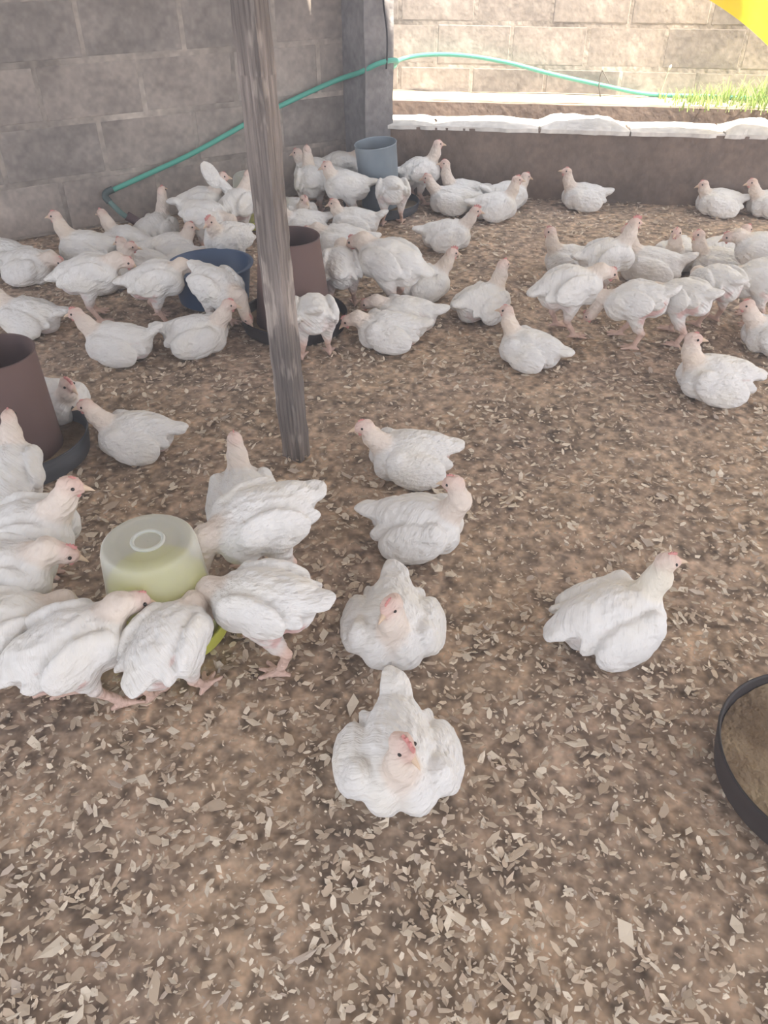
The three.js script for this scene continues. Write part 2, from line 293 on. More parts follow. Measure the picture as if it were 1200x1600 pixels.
// ---------------------------------------------------------------- outside: tarpaulin, grass, weeds
{
  const g = new THREE.PlaneGeometry(1.6, 1.8, 60, 60), p = g.attributes.position, slab = [];
  for (let i = 0; i < p.count; i++) {
    const u = p.getX(i) / 1.6 + 0.5, v = p.getY(i) / 1.8 + 0.5; // v 0 at lower edge
    const low = 0.98 - 0.87 * u + 0.02 * Math.sin(u * 9), y = low + (2.3 - low) * v, x = 1.52 + 1.6 * u;
    p.setXYZ(i, x, y, 0.05 * Math.sin(x * 13 + y * 3) + 0.05 * fbm(x * 2, y * 2, 3, 3));
  }
  g.computeVertexNormals(); const b = g.clone(); b.translate(0, 0, -0.003); b.setIndex([...b.index.array].reverse()); b.computeVertexNormals();
  const o = mesh('yellow_tarpaulin', mergeGeometries([g, b]), new THREE.MeshPhysicalMaterial({ color: lin(0.98, 0.80, 0.0), roughness: 0.5, transmission: 0.3, thickness: 0, side: THREE.DoubleSide }));
  o.position.set(0, 0, -5.0); o.rotation.y = backTurn; tag(o, 'bright yellow tarpaulin hanging at the top right corner', 'tarpaulin');
}
{
  const r = rng(55), geos = [], blade = (x, y, z, h, a, lean) => {
    const pos = [], idx = [], w = 0.003 + 0.004 * r(), n = 4;
    for (let i = 0; i <= n; i++) { const t = i / n, ww = w * (1 - t * 0.92), ox = Math.cos(a) * lean * t * t * h, oz = Math.sin(a) * lean * t * t * h; pos.push(x + ox - Math.sin(a) * ww, y + h * t, z + oz + Math.cos(a) * ww, x + ox + Math.sin(a) * ww, y + h * t, z + oz - Math.cos(a) * ww); if (i) { const k = (i - 1) * 2; idx.push(k, k + 1, k + 2, k + 1, k + 3, k + 2); } }
    const g = new THREE.BufferGeometry(); g.setAttribute('position', new THREE.Float32BufferAttribute(pos, 3)); g.setIndex(idx); g.computeVertexNormals(); return g;
  };
  for (let i = 0; i < 1500; i++) { const x = 1.72 + 1.9 * Math.pow(r(), 0.85), grow = Math.min(1, (x - 1.68) * 1.6), z = -5.74 + 0.1288 * x + 0.42 * r() * r(); geos.push(blade(x, 0.325, z, (0.03 + 0.12 * r()) * (0.35 + 0.75 * grow), r() * 6.3, 0.2 + 0.7 * r())); }
  const grass = mesh('grass', mergeGeometries(geos), new THREE.MeshPhysicalMaterial({ color: lin(0.33, 0.47, 0.13), roughness: 0.9, transmission: 0.3, thickness: 0, side: THREE.DoubleSide }));
  tag(grass, 'short bright green grass along the foot of the outer wall', 'grass', null, 'stuff');
  const stem = std({ color: lin(0.55, 0.56, 0.40), roughness: 0.9 }), darkStem = std({ color: lin(0.16, 0.15, 0.13), roughness: 0.9 });
  const w1 = tag(group('weed_stalk', 1.741, 0.33, -5.54), 'pale leaning weed stalk with a round bud beside the grass', 'weed');
  mesh('stem', tube([[0, 0, 0], [0.008, 0.06, 0], [0.026, 0.155, 0]], 0.003, 16, 6), stem, w1);
  const bud = lathe([[0.0005, -0.018], [0.007, -0.008], [0.009, 0.004], [0.006, 0.014], [0.0005, 0.02]], 12); const bm = mesh('bud', bud, std({ color: lin(0.75, 0.73, 0.62), roughness: 0.9 }), w1); bm.position.set(0.029, 0.165, 0); bm.rotation.z = -0.3;
  const w2 = tag(group('dry_weed', 1.366, 0.33, -5.56), 'dark bent dry stalk rising over the green hose', 'weed');
  mesh('stem', tube([[0.006, 0, 0], [-0.012, 0.06, 0], [-0.014, 0.11, 0], [-0.006, 0.15, 0]], 0.0042, 20, 6), darkStem, w2);
  mesh('side_stem', tube([[-0.006, 0.15, 0], [0.015, 0.12, 0.01], [0.045, 0.08, 0.02]], 0.003, 14, 6), darkStem, w2);
  const lf = new THREE.SphereGeometry(0.009, 10, 8); lf.scale(0.7, 1.3, 0.4); const l1 = mesh('seed_head', lf, std({ color: lin(0.6, 0.58, 0.5), roughness: 0.9 }), w2); l1.position.set(-0.006, 0.155, 0);
}

// ---------------------------------------------------------------- birds
const WHITE = [0.80, 0.79, 0.77], CREAM = [0.80, 0.745, 0.62], SKIN = [0.63, 0.40, 0.37], LEG = [0.70, 0.50, 0.42], FACE = [0.70, 0.50, 0.44];
M.feather = std({ color: 0xffffff, vertexColors: true, roughness: 0.95, bumpMap: dataTex(256, (u, v) => { const n = 0.5 + tileNoise(u, v, 14, 4, 4) * 0.75; return [n, n, n]; }, false), bumpScale: 0.004 });
M.comb = std({ color: lin(0.60, 0.27, 0.25), roughness: 0.7 });
M.beak = std({ color: lin(0.66, 0.50, 0.36), roughness: 0.5 });
M.eye = std({ color: lin(0.02, 0.015, 0.012), roughness: 0.15 });
const beakGeo = (() => { const g = lathe([[0.0006, 0.03], [0.0045, 0.022], [0.0085, 0.010], [0.0115, 0]], 14); g.rotateZ(-Math.PI / 2); const p = g.attributes.position; for (let i = 0; i < p.count; i++) { const x = p.getX(i); p.setXYZ(i, x, p.getY(i) * 0.9 - x * x * 9, p.getZ(i) * 0.7); } g.computeVertexNormals(); return g; })();
const combGeo = (() => { const s = new THREE.Shape(); s.moveTo(-0.018, -0.006); s.lineTo(-0.016, 0.007); s.lineTo(-0.009, 0.004); s.lineTo(-0.005, 0.012); s.lineTo(0.001, 0.006); s.lineTo(0.007, 0.012); s.lineTo(0.012, 0.005); s.lineTo(0.02, 0.006); s.lineTo(0.022, -0.004); s.closePath(); const g = new THREE.ExtrudeGeometry(s, { depth: 0.004, bevelEnabled: true, bevelThickness: 0.0015, bevelSize: 0.0015, bevelSegments: 2 }); g.translate(0, 0, -0.002); return g; })();
const wattleGeo = (() => { const g = new THREE.SphereGeometry(0.008, 10, 8); g.scale(0.8, 1.2, 0.45); return g; })();
const eyeGeo = new THREE.SphereGeometry(0.0048, 10, 8);

const rotM = (rx, ry, rz) => new THREE.Matrix4().makeRotationFromEuler(new THREE.Euler(rx, ry, rz, 'YZX'));
function ell(c, r, m, k, col) { const e = m ? m.clone().invert().elements : null; return { t: 0, c, r, e, k, col }; }
function cone(a, b, ra, rb, k, col) { return { t: 1, a, b, ra, rb, k, col }; }
function sdf(P, x, y, z) {
  if (P.t === 0) {
    let X = x - P.c[0], Y = y - P.c[1], Z = z - P.c[2]; const e = P.e;
    if (e) { const a = e[0] * X + e[4] * Y + e[8] * Z, b = e[1] * X + e[5] * Y + e[9] * Z, c = e[2] * X + e[6] * Y + e[10] * Z; X = a; Y = b; Z = c; }
    X /= P.r[0]; Y /= P.r[1]; Z /= P.r[2]; const k0 = Math.sqrt(X * X + Y * Y + Z * Z); X /= P.r[0]; Y /= P.r[1]; Z /= P.r[2]; const k1 = Math.sqrt(X * X + Y * Y + Z * Z);
    return k1 < 1e-6 ? -Math.min(...P.r) : k0 * (k0 - 1) / k1;
  }
  const a = P.a, b = P.b, ux = b[0] - a[0], uy = b[1] - a[1], uz = b[2] - a[2], px = x - a[0], py = y - a[1], pz = z - a[2];
  const h = Math.max(0, Math.min(1, (px * ux + py * uy + pz * uz) / (ux * ux + uy * uy + uz * uz))), dx = px - h * ux, dy = py - h * uy, dz = pz - h * uz;
  return Math.sqrt(dx * dx + dy * dy + dz * dz) - (P.ra + (P.rb - P.ra) * h);
}
function surfaceNet(f, lo, hi, c) {
  const n = [0, 1, 2].map((i) => Math.ceil((hi[i] - lo[i]) / c) + 1), [nx, ny, nz] = n, D = new Float32Array(nx * ny * nz);
  const S = 5, hs = (S - 1) / 2, far = hs * c * 1.7321 * 1.5 + 0.008; // blocks well clear of the surface take one sample
  for (let K = 0; K < nz; K += S) for (let J = 0; J < ny; J += S) for (let I = 0; I < nx; I += S) {
    const m = f(lo[0] + (I + hs) * c, lo[1] + (J + hs) * c, lo[2] + (K + hs) * c), skip = Math.abs(m) > far;
    for (let k = K; k < Math.min(nz, K + S); k++) for (let j = J; j < Math.min(ny, J + S); j++) for (let i = I; i < Math.min(nx, I + S); i++) D[i + j * nx + k * nx * ny] = skip ? m : f(lo[0] + i * c, lo[1] + j * c, lo[2] + k * c);
  }
  const id = new Int32Array(nx * ny * nz).fill(-1), pos = [], idx = [], sx = 1, sy = nx, sz = nx * ny;
  const E = [[0, 1], [2, 3], [4, 5], [6, 7], [0, 2], [1, 3], [4, 6], [5, 7], [0, 4], [1, 5], [2, 6], [3, 7]];
  for (let k = 0; k < nz - 1; k++) for (let j = 0; j < ny - 1; j++) for (let i = 0; i < nx - 1; i++) {
    const o = i + j * sy + k * sz; let m = 0; const v = [];
    for (let t = 0; t < 8; t++) { const d = D[o + (t & 1) * sx + ((t >> 1) & 1) * sy + (t >> 2) * sz]; v.push(d); if (d < 0) m |= 1 << t; }
    if (m === 0 || m === 255) continue;
    let X = 0, Y = 0, Z = 0, w = 0;
    for (const [a, b] of E) { if ((v[a] < 0) === (v[b] < 0)) continue; const t = v[a] / (v[a] - v[b]); X += (a & 1) + t * ((b & 1) - (a & 1)); Y += ((a >> 1) & 1) + t * (((b >> 1) & 1) - ((a >> 1) & 1)); Z += (a >> 2) + t * ((b >> 2) - (a >> 2)); w++; }
    id[o] = pos.length / 3; pos.push(lo[0] + (i + X / w) * c, lo[1] + (j + Y / w) * c, lo[2] + (k + Z / w) * c);
  }
  const quad = (a, b, cc, d, flip) => { if (a < 0 || b < 0 || cc < 0 || d < 0) return; flip ? idx.push(a, cc, b, a, d, cc) : idx.push(a, b, cc, a, cc, d); };
  for (let k = 1; k < nz - 1; k++) for (let j = 1; j < ny - 1; j++) for (let i = 1; i < nx - 1; i++) {
    const o = i + j * sy + k * sz, s = D[o] < 0;
    if (s !== (D[o + sx] < 0)) quad(id[o - sy - sz], id[o - sz], id[o], id[o - sy], !s);
    if (s !== (D[o + sy] < 0)) quad(id[o - sx - sz], id[o - sx], id[o], id[o - sz], !s);
    if (s !== (D[o + sz] < 0)) quad(id[o - sx - sy], id[o - sy], id[o], id[o - sx], !s);
  }
  return { pos, idx };
}
function bird(b) {
  const seed = b.i * 3.77 + 1.3, stand = b.p !== 'sit', r0 = rng(b.i * 97 + 5), P = [];
  const pitch = (b.pt ?? (stand ? (b.n === 'down' ? -10 : 10) : 4)) * R, bh = stand ? 0.2 : 0.076, cp = Math.cos(pitch), sp = Math.sin(pitch);
  const LX = stand ? 0.79 : 0.86, B = (x, y, z) => { x *= LX; return [x * cp - y * sp, bh + x * sp + y * cp, z]; };
  const rp = (rx, ry, rz) => new THREE.Matrix4().makeRotationZ(pitch).multiply(rotM(rx, ry, rz));
  const sw = b.sw ?? (stand ? 0 : 0.35), tp = (b.tp ?? 12) * R, wide = stand ? 1 : 1.07;
  P.push(ell(B(0, 0, 0), [stand ? 0.099 : 0.108, 0.078, 0.08 * wide], rp(0, 0, 0), 0.02, 0));
  for (const s of [-1, 1]) P.push(ell(B(0.078, -0.016, 0.034 * s), [0.06, 0.064, 0.05], rp(0, 0, 0.25), 0.007, 0));
  P.push(ell(B(-0.1, 0.012, 0), [0.062, 0.054, 0.06], rp(0, 0, -0.1), 0.03, 0));
  P.push(ell(B(-0.1, -0.032, 0), [0.05, 0.042, 0.055], null, 0.025, 0));
  P.push(ell(B(-0.162, 0.026 + 0.03 * Math.sin(tp), 0), [0.056, 0.021, 0.04], rp(0, 0, -tp), 0.014, 0));
  P.push(ell(B(-0.2, 0.03 + 0.055 * Math.sin(tp), 0.01), [0.03, 0.011, 0.022], rp(0, 0.1, -tp), 0.008, 0));
  for (const s of [-1, 1]) {
    const up = b.flap && s === b.flap;
    if (up) { P.push(cone(B(0.06, 0.03, 0.06 * s), B(0.02, 0.11, 0.10 * s), 0.03, 0.024, 0.02, 0)); P.push(ell(B(-0.03, 0.16, 0.115 * s), [0.05, 0.085, 0.018], rp(0.25 * s, 0, 0.35), 0.014, 0)); continue; }
    const spread = sw * (b.sw1 && s > 0 ? b.sw1 : 1);
    const oz = 0.076 * wide + spread * 0.026, oy = (stand ? 0.012 : -0.004) - spread * 0.02;
    P.push(ell(B(-0.008, oy, oz * s), stand ? [0.088, 0.056, 0.024] : [0.1, 0.062, 0.03 + 0.008 * spread], rp((-0.12 - spread * 0.6) * s, (0.18 - spread * 0.08) * s, 0.12), 0.009, 4));
    P.push(ell(B(0.068, 0.012 - spread * 0.012, (0.07 + spread * 0.02) * s), stand ? [0.036, 0.036, 0.026] : [0.038, 0.046, 0.03], null, 0.014, 0));
    P.push(ell(B(-0.105, 0.004 - spread * 0.02, (0.058 + spread * 0.01) * s), [0.05, 0.026, 0.014], rp(-0.4 * s, 0.3 * s, 0.05), 0.018, 4));
  }
  if (!stand) for (const s of [-1, 1]) {
    P.push(ell([0.0 + 0.01 * r0(), 0.036, 0.082 * s], [0.066, 0.04, 0.03], rotM(0, 0.2 * s, 0), 0.02, 0));
  }
  else for (const s of [-1, 1]) {
    const st = (b.st ?? 0.02) * s * (r0() < 0.5 ? 1 : 0.7), fx = st, hz = 0.052 * s, fz = 0.06 * s;
    P.push(cone(B(-0.012, -0.035, 0.05 * s), [-0.02 + st * 0.5, 0.098, hz], 0.047, 0.022, 0.018, 0));
    P.push(cone([-0.02 + st * 0.5, 0.104, hz], [-0.032 + st * 0.8, 0.075, hz], 0.019, 0.0135, 0.008, 2));
    P.push(cone([-0.032 + st * 0.8, 0.075, hz], [fx, 0.014, fz], 0.0125, 0.0105, 0.006, 2));
    for (const a of [-32, 0, 32]) P.push(cone([fx, 0.011, fz], [fx + 0.052 * Math.cos(a * R), 0.007, fz + 0.052 * Math.sin(a * R)], 0.0095, 0.006, 0.006, 2));
    P.push(cone([fx, 0.011, fz], [fx - 0.026, 0.007, fz], 0.009, 0.006, 0.006, 2));
  }
  // neck and head
  const nb = B(0.098, 0.03, 0), ny = (b.ny ?? 0) * R, hy = ny + (b.hy ?? 0) * R, cn = Math.cos(ny), sn = Math.sin(ny);
  const N = (dx, dy) => [nb[0] + dx * cn, nb[1] + dy, nb[2] - dx * sn];
  const pre = { up: [[0.026, 0.055], [0.036, 0.105], 0], high: [[0.022, 0.075], [0.027, 0.135], 8], mid: [[0.04, 0.042], [0.062, 0.085], -6], rest: [[-0.004, 0.05], [-0.014, 0.1], -14], tuck: [[0.024, 0.03], [0.03, 0.062], -12], down: [[0.062, -0.03], [0.092, stand ? -0.115 : -0.05], -42], low: [[0.05, 0.012], [0.085, 0.002], -25], back: [[0.034, 0.06], [0.018, 0.118], -8] }[b.n ?? 'mid'];
  const n1 = N(...pre[0]), hd = N(...pre[1]), hp = pre[2] * R + (b.hp ?? 0) * R;
  P.push(cone([nb[0] - 0.02, nb[1] - 0.03, nb[2]], n1, 0.05, 0.033, 0.02, 1));
  P.push(cone(n1, [hd[0], hd[1], hd[2]], 0.033, 0.0245, 0.012, 1));
  const hm = new THREE.Matrix4().makeRotationY(hy).multiply(new THREE.Matrix4().makeRotationZ(hp));
  const hv = (x, y, z) => { const v = new THREE.Vector3(x, y, z).applyMatrix4(hm); return [hd[0] + v.x, hd[1] + v.y, hd[2] + v.z]; };
  P.push(ell(hv(0.006, 0.004, 0), [0.031, 0.0245, 0.0215], hm, 0.008, 3));
  P.push(ell(hv(0.028, -0.002, 0), [0.014, 0.014, 0.012], hm, 0.008, 3));
  const sx = seed, f = (x, y, z) => {
    let d = 1e3; for (const p of P) { const e = sdf(p, x, y, z), h = Math.max(p.k - Math.abs(d - e), 0) / p.k; d = Math.min(d, e) - h * h * p.k * 0.25; }
    if (d > 0.04) return d;
    if (y > 0.03 || !stand) d += 0.0035 * ns(x * 26 + sx, y * 44, z * 44) + 0.0022 * ns(x * 60, y * 95 + sx, z * 95);
    return Math.max(d, 0.003 - y);
  };
  const hiY = Math.max(hd[1] + 0.05, bh + 0.12 + (b.flap ? 0.15 : 0)), zz = 0.16 + 0.04 * sw + (b.flap ? 0.03 : 0);
  const sn_ = surfaceNet(f, [-0.27, -0.012, -zz], [Math.max(0.19, hd[0] + 0.05), hiY, zz], b.c ?? 0.008);
  const g = new THREE.BufferGeometry(), cnt = sn_.pos.length / 3, nor = new Float32Array(cnt * 3), col = new Float32Array(cnt * 3), uv = new Float32Array(cnt * 2), bare = b.bare ?? r0() * 0.8;
  for (let i = 0; i < cnt; i++) {
    const x = sn_.pos[3 * i], y = sn_.pos[3 * i + 1], z = sn_.pos[3 * i + 2], e = 0.004;
    let gx = f(x + e, y, z) - f(x - e, y, z), gy = f(x, y + e, z) - f(x, y - e, z), gz = f(x, y, z + e) - f(x, y, z - e); const l = Math.hypot(gx, gy, gz) || 1; nor.set([gx / l, gy / l, gz / l], 3 * i);
    const wt = [0, 0, 0, 0, 0]; for (const p of P) wt[p.col] += Math.exp(-Math.max(-0.02, sdf(p, x, y, z)) / 0.0045);
    const n1_ = fbm(x * 22 + sx, y * 22, z * 22, 3), n2 = fbm(x * 9 + 4 * sx, y * 9, z * 9, 2);
    let c = [0, 1, 2].map((k) => ((wt[0] + wt[4]) * WHITE[k] + wt[1] * (CREAM[k] * (0.4 + (b.cream ?? 0)) + WHITE[k] * 0.27 + FACE[k] * (0.33 - (b.cream ?? 0))) + wt[2] * LEG[k] + wt[3] * FACE[k]) / (wt[0] + wt[1] + wt[2] + wt[3] + wt[4]));
    // thinly feathered skin on the flanks, behind the wings
    const by = (y - bh) * cp - (x) * sp, bx = x * cp + (y - bh) * sp, q = 1 - Math.hypot((bx + 0.07) / 0.08, (by + 0.035) / 0.06, (Math.abs(z) - 0.062) / 0.065) + n1_ * 1.1, sk = Math.max(0, Math.min(1, (q - 0.12) * 3)) * bare * (wt[2] > wt[0] || wt[4] > 3 * wt[0] ? 0 : 1);
    const cr = Math.max(0, Math.min(1, (n2 + 0.05) * 2.2)) * 0.35;
    c = c.map((v, k) => { v = v * (1 - cr) + v * (CREAM[k] / WHITE[k]) * cr; v = v * (1 - 0.9 * sk) + SKIN[k] * 0.9 * sk; return v * (0.97 + 0.12 * n1_); });
    col.set(c, 3 * i); uv[2 * i] = x * 5 + z * 2.5; uv[2 * i + 1] = y * 7 + z * 5;
  }
  g.setAttribute('position', new THREE.Float32BufferAttribute(sn_.pos, 3)); g.setAttribute('normal', new THREE.BufferAttribute(nor, 3)); g.setAttribute('color', new THREE.BufferAttribute(col, 3)); g.setAttribute('uv', new THREE.BufferAttribute(uv, 2)); g.setIndex(sn_.idx);
  const o = group('broiler_chicken', b.x, 0, b.z, b.h * R), s = 0.84 * (b.s ?? 1); o.scale.setScalar(s);
  mesh('body', g, M.feather, o);
  const put = (n, geo, mat, p, extra) => { const m = mesh(n, geo, mat, o); m.position.set(...p); m.quaternion.setFromRotationMatrix(hm); if (extra) m.scale.setScalar(extra); };
  put('beak', beakGeo, M.beak, hv(0.033, -0.001, 0));
  put('comb', combGeo, M.comb, hv(0.012, 0.026, 0), (b.comb ?? (0.5 + 0.3 * r0())) * 0.85);
  put('wattle', wattleGeo, M.comb, hv(0.024, -0.017, 0.005)); put('wattle', wattleGeo, M.comb, hv(0.024, -0.017, -0.005));
  put('eye', eyeGeo, M.eye, hv(0.017, 0.007, 0.0195)); put('eye', eyeGeo, M.eye, hv(0.017, 0.007, -0.0195));
  tag(o, b.l, 'chicken', 'white broiler chickens in the pen');
}
const flock = [
  { i: 0, x: 0.027, z: -0.870, h: 272, p: 'sit', n: 'rest', c: 0.0055, hy:38,sw:.75,tp:34,pt:3,bare:0.3,comb:1.15, l: 'nearest chicken, sitting with wings spread and breast towards the camera' },
  { i: 1, x: 0.020, z: -1.209, h: 268, p: 'sit', n: 'rest', c: 0.0055, hy:-35,sw:.6,tp:8,pt:1,bare:.2, l: 'round chicken facing the camera just behind the nearest one, head turned left' },
  { i: 2, x: 0.503, z: -1.231, h: 18, p: 'sit', n: 'up', c: 0.0055, hy:-8,tp:-25,sw:.45,bare:.15,s:1.03,cream:.3, l: 'lone chicken with cream neck sitting on the right, looking right' },
  { i: 3, x: 0.091, z: -1.561, h: -14, p: 'sit', n: 'back', c: 0.0055, hy:168,sw:.5,tp:5,bare:.8, l: 'sitting chicken with red comb and head turned back over its body' },
  { i: 4, x: 0.070, z: -1.876, h: 192, p: 'sit', n: 'mid', c: 0.0055, sw:.6,tp:-8,bare:.7, l: 'sitting chicken facing left, behind the one that turns its head back' },
  { i: 5, x: -0.371, z: -1.676, h: 105, p: 'sit', n: 'up', c: 0.0055, s:.95,sw:.4,bare:.2, l: 'chicken sitting with neck stretched up beyond the large one at the drinker' },
  { i: 6, x: -0.283, z: -1.415, h: 212, p: 'stand', n: 'down', c: 0.0055, s:1.12,pt:-2,tp:-6,bare:.1, l: 'largest white chicken, bending to drink at the right of the drinker' },
  { i: 7, x: -0.249, z: -1.173, h: 165, p: 'stand', n: 'down', c: 0.0055, pt:-4,tp:-6,st:.05,bare:1, l: 'chicken with bare pink flank standing right of the drinker, tail to the right' },
  { i: 8, x: -0.425, z: -1.069, h: 72, p: 'stand', n: 'down', c: 0.0055, pt:2,tp:-18,st:.045,bare:.8,s:.92, l: 'chicken seen from behind standing right in front of the drinker' },
  { i: 9, x: -0.606, z: -1.042, h: 38, p: 'stand', n: 'low', c: 0.0055, pt:2,tp:-20,st:.06,bare:.9,s:1.02, l: 'striding chicken at lower left with one leg stretched back, head at drinker' },
  { i: 10, x: -0.756, z: -1.089, h: 40, p: 'stand', n: 'down', c: 0.0055, tp:-10,st:.04,bare:1,s:1.02, l: 'pink flanked chicken at the left edge behind the striding one' },
  { i: 11, x: -0.813, z: -1.241, h: 8, p: 'stand', n: 'low', c: 0.0055, bare:.1,s:1.05, l: 'white chicken leaning to the drinker, second of the row at left edge' },
  { i: 12, x: -0.808, z: -1.379, h: 4, p: 'stand', n: 'mid', c: 0.0055, bare:.1,s:1.08, l: 'chicken with pink head raised left of the drinker' },
  { i: 13, x: -0.953, z: -1.660, h: 100, p: 'stand', n: 'mid', c: 0.0055, s:.9,tp:-10,st:.03,bare:.7, l: 'standing chicken seen from behind beside the feeder at the left edge' },
  { i: 14, x: -0.740, z: -1.991, h: 186, p: 'sit', n: 'mid', c: 0.0055, s:.94,sw:.45,tp:-8,bare:.7, l: 'sitting chicken facing left next to the grey feed pan' },
  { i: 15, x: -1.040, z: -2.177, h: -35, p: 'sit', n: 'tuck', c: 0.0055, comb:1.2,bare:.3, l: 'red faced chicken half hidden behind the brown feeder at left' },
  { i: 16, x: -0.951, z: -2.600, h: 180, p: 'sit', n: 'mid', c: 0.0065, tp:40,bare:.4, l: 'sitting chicken facing left in front of the flock, tail raised' },
  { i: 17, x: -0.680, z: -2.667, h: 4, p: 'sit', n: 'mid', c: 0.0065, tp:20,bare:.3, l: 'sitting chicken facing right, touching the timber post' },
  { i: 18, x: -1.350, z: -2.825, h: 172, p: 'sit', n: 'mid', c: 0.0065, bare:.3, l: 'pale chicken sitting alone above the left feeder' },
  { i: 19, x: -0.623, z: -2.850, h: -40, p: 'stand', n: 'down', c: 0.0065, tp:10,bare:.4, l: 'chicken bending its head in front of the blue basin' },
  { i: 20, x: -1.127, z: -2.938, h: 5, p: 'stand', n: 'low', c: 0.0065, tp:-10,bare:.3,s:1.08, l: 'broad white chicken standing left of the blue basin, tail to the left' },
  { i: 21, x: -0.868, z: -2.915, h: 12, p: 'stand', n: 'low', c: 0.0065, tp:5,bare:.9, l: 'pinkish chicken standing against the blue basin on its left side' },
  { i: 22, x: -1.522, z: -3.342, h: -20, p: 'sit', n: 'low', c: 0.008, tp:10,bare:.1,s:1.05, l: 'chicken lying at the left edge below the block wall' },
  { i: 23, x: -1.726, z: -3.501, h: 170, p: 'sit', n: 'tuck', c: 0.008, bare:.1, l: 'chicken cut by the left edge, behind the lying one' },
  { i: 24, x: -1.345, z: -3.557, h: 175, p: 'sit', n: 'up', c: 0.008, s:1.1,bare:.2, l: 'chicken with neck up, leftmost by the foot of the hose' },
  { i: 25, x: -1.196, z: -3.661, h: 150, p: 'sit', n: 'mid', c: 0.008, bare:.2, l: 'chicken sitting right under the hose end' },
  { i: 26, x: -1.098, z: -3.837, h: 70, p: 'sit', n: 'high', c: 0.008, bare:.1, l: 'thin necked chicken standing up from the flock right of the hose end' },
  { i: 27, x: -0.880, z: -3.902, h: 10, p: 'stand', n: 'mid', c: 0.008, bare:.1, l: 'chicken with the highest back at the wall between hose end and post' },
  { i: 28, x: -0.817, z: -3.685, h: -15, p: 'stand', n: 'down', c: 0.008, bare:.3, l: 'chicken stooping towards the far drinker' },
  { i: 29, x: -0.668, z: -3.392, h: 235, p: 'stand', n: 'tuck', c: 0.008, comb:1.2,bare:.2, l: 'upright red headed chicken behind the blue basin' },
  { i: 30, x: -1.042, z: -3.362, h: 160, p: 'sit', n: 'tuck', c: 0.008, bare:1, l: 'pink skinned chicken in the middle of the left flock' },
  { i: 31, x: -0.971, z: -3.561, h: 20, p: 'sit', n: 'tuck', c: 0.008, bare:.5, l: 'small chicken behind the blue basin, its left neighbour pink skinned' },
  { i: 32, x: -1.181, z: -3.253, h: 10, p: 'sit', n: 'mid', c: 0.008, bare:.1, l: 'chicken whose back shows just above the broad white one' },
  { i: 33, x: -0.704, z: -3.862, h: 60, p: 'stand', n: 'mid', c: 0.008, flap:-1,bare:.8, l: 'chicken beating one raised wing against the wall left of the post' },
  { i: 34, x: -0.867, z: -3.413, h: -30, p: 'sit', n: 'low', c: 0.008, bare:.4, l: 'chicken squeezed against the rear of the blue basin' },
  { i: 35, x: -0.244, z: -4.579, h: 10, p: 'stand', n: 'low', c: 0.008, bare:.05, l: 'rearmost chicken of the pile left of the galvanised feeder' },
  { i: 36, x: -0.371, z: -4.446, h: 170, p: 'stand', n: 'tuck', c: 0.008, bare:.05, l: 'chicken second from the rear of the pile right of the post' },
  { i: 37, x: -0.191, z: -4.159, h: 190, p: 'stand', n: 'tuck', c: 0.008, bare:.1,s:1.05, l: 'chicken touching the galvanised feeder on its left' },
  { i: 38, x: -0.381, z: -4.269, h: 100, p: 'stand', n: 'up', c: 0.008, bare:.2, l: 'chicken with pinkish neck raised in the pile right of the post' },
  { i: 39, x: -0.441, z: -4.094, h: -60, p: 'sit', n: 'tuck', c: 0.008, bare:.2, l: 'chicken facing the camera just right of the post, in the pile' },
  { i: 40, x: -0.398, z: -3.910, h: 200, p: 'sit', n: 'mid', c: 0.008, bare:.2, l: 'chicken with arched neck above the brown feeder behind the post' },
  { i: 41, x: -0.145, z: -3.941, h: 175, p: 'sit', n: 'tuck', c: 0.008, tp:35,bare:.1, l: 'chicken with pointed tail to the right, above the brown feeder' },
  { i: 42, x: -0.192, z: -3.651, h: 172, p: 'sit', n: 'low', c: 0.008, bare:.1,s:1.08, l: 'plump chicken lying at the rear right of the brown feeder' },
  { i: 43, x: -0.283, z: -3.280, h: 120, p: 'sit', n: 'tuck', c: 0.008, bare:.1, l: 'chicken tucked close against the right side of the brown feeder' },
  { i: 44, x: 0.025, z: -3.023, h: 150, p: 'stand', n: 'low', c: 0.008, tp:-15,bare:.1,s:1.2, l: 'big rounded chicken standing right of the brown feeder' },
  { i: 45, x: 0.161, z: -3.159, h: 20, p: 'sit', n: 'mid', c: 0.008, comb:1.1,bare:.5, l: 'pink headed chicken looking right beside the big rounded one' },
  { i: 46, x: 0.081, z: -2.842, h: 174, p: 'sit', n: 'low', c: 0.0065, bare:.3, l: 'chicken lying between the big rounded one and the one with lowered head' },
  { i: 47, x: 0.014, z: -2.704, h: 180, p: 'sit', n: 'low', c: 0.0065, hp:-10,bare:.6, l: 'chicken lying with head lowered to the left in front of its group' },
  { i: 48, x: -0.169, z: -3.058, h: 90, p: 'stand', n: 'low', c: 0.008, bare:.3, l: 'chicken between brown feeder and the big rounded one' },
  { i: 49, x: -0.247, z: -2.609, h: 97, p: 'stand', n: 'down', c: 0.0065, tp:20,st:.02,bare:.3, l: 'chicken seen squarely from behind next to the post and brown feeder' },
  { i: 50, x: 0.041, z: -4.097, h: 95, p: 'stand', n: 'down', c: 0.008, tp:10,bare:.4, l: 'chicken seen from behind pecking at the galvanised feeder' },
  { i: 51, x: 0.194, z: -4.455, h: 15, p: 'stand', n: 'up', c: 0.008, bare:.2, l: 'chicken looking right with neck up beside the galvanised feeder' },
  { i: 52, x: 0.418, z: -4.439, h: 188, p: 'sit', n: 'high', c: 0.008, bare:.3, l: 'chicken with tall neck at the low wall looking left' },
  { i: 53, x: 0.661, z: -4.396, h: 15, p: 'sit', n: 'tuck', c: 0.008, tp:40,bare:.1, l: 'chicken with raised tail sitting against the low back wall' },
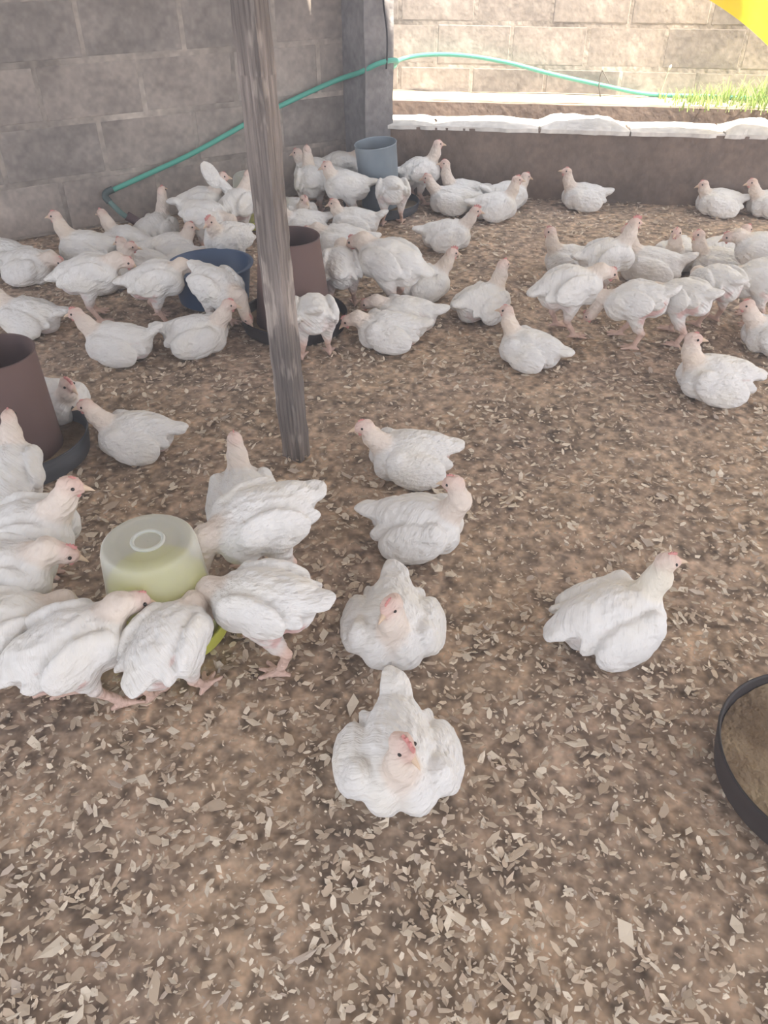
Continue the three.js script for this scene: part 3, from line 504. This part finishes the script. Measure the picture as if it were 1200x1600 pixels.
  { i: 54, x: 0.352, z: -4.308, h: 176, p: 'sit', n: 'mid', c: 0.008, bare:.1, l: 'chicken facing left in the group by the low wall' },
  { i: 55, x: 0.576, z: -4.201, h: 8, p: 'sit', n: 'up', c: 0.008, bare:.05, l: 'chicken facing right with neck up in front of the low wall group' },
  { i: 56, x: 0.300, z: -3.755, h: 2, p: 'sit', n: 'mid', c: 0.008, comb:1.2,bare:.2, l: 'red faced chicken sitting alone in front of the low wall group' },
  { i: 57, x: 0.387, z: -2.957, h: 40, p: 'sit', n: 'up', c: 0.0065, bare:.5, l: 'chicken with raised neck, rear one of the pair at centre' },
  { i: 58, x: 0.516, z: -2.559, h: 152, p: 'sit', n: 'up', c: 0.0065, s:.95,tp:-5,bare:.2, l: 'chicken with raised neck, front one of the pair at centre' },
  { i: 59, x: 1.065, z: -4.369, h: 182, p: 'sit', n: 'up', c: 0.008, hp:15,bare:.1, l: 'lone chicken in the middle of the low back wall' },
  { i: 60, x: 1.757, z: -4.268, h: 178, p: 'sit', n: 'tuck', c: 0.008, tp:10,bare:.3, l: 'chicken at the low back wall, second from right edge' },
  { i: 61, x: 2.016, z: -4.240, h: 184, p: 'sit', n: 'mid', c: 0.008, bare:.4, l: 'chicken cut by the right edge at the low back wall' },
  { i: 62, x: 0.818, z: -3.409, h: 178, p: 'sit', n: 'up', c: 0.008, bare:.2, l: 'rear left chicken of the right hand flock' },
  { i: 63, x: 0.688, z: -2.810, h: 10, p: 'stand', n: 'low', c: 0.0065, tp:-12,bare:.3,s:1.08, l: 'leftmost standing chicken of the right hand flock' },
  { i: 64, x: 0.906, z: -3.164, h: 12, p: 'stand', n: 'up', c: 0.008, comb:1.25,bare:.2, l: 'chicken with large reddish head in the right hand flock' },
  { i: 65, x: 0.908, z: -2.717, h: 155, p: 'stand', n: 'down', c: 0.0065, tp:15,st:.05,bare:1, l: 'yellowish chicken with wing folded, second in the front row at right' },
  { i: 66, x: 1.087, z: -2.750, h: 128, p: 'stand', n: 'down', c: 0.0065, tp:5,st:.06,bare:.9, l: 'long legged chicken third in the front row of the right flock' },
  { i: 67, x: 1.260, z: -2.890, h: 105, p: 'stand', n: 'down', c: 0.0065, tp:5,bare:.9, l: 'pink thighed chicken seen from behind, fourth in the front row at right' },
  { i: 68, x: 1.148, z: -3.338, h: 165, p: 'sit', n: 'up', c: 0.008, tp:35,bare:.1,s:1.12, l: 'chicken with upright pink neck at the rear of the right flock' },
  { i: 69, x: 1.305, z: -3.491, h: -120, p: 'sit', n: 'up', c: 0.008, bare:.2, l: 'chicken with head turned to the camera in the middle of right flock' },
  { i: 70, x: 1.445, z: -3.380, h: 182, p: 'sit', n: 'up', c: 0.008, bare:.1, l: 'chicken with curved neck in the middle of right flock' },
  { i: 71, x: 1.531, z: -3.530, h: 20, p: 'sit', n: 'tuck', c: 0.008, bare:.1, l: 'chicken lying at the rear right of the right flock' },
  { i: 72, x: 1.562, z: -3.237, h: 160, p: 'stand', n: 'low', c: 0.008, bare:.1, l: 'white backed chicken in the right flock near the edge' },
  { i: 73, x: 1.436, z: -2.910, h: 150, p: 'stand', n: 'down', c: 0.0065, tp:0,bare:.6,s:1.05, l: 'yellow tinged chicken at the right end of the front row' },
  { i: 74, x: 1.422, z: -2.667, h: 178, p: 'sit', n: 'mid', c: 0.0065, bare:.2, l: 'chicken cut by the right edge behind the swan necked one' },
  { i: 75, x: 1.092, z: -2.336, h: 178, p: 'sit', n: 'up', c: 0.0065, hy:178,hp:4,tp:-10,sw:.5,bare:.8,s:1.05, l: 'chicken with swan like neck looking right, at the right side' },
];
for (const b of flock) bird(b);

renderer.render(scene, camera);
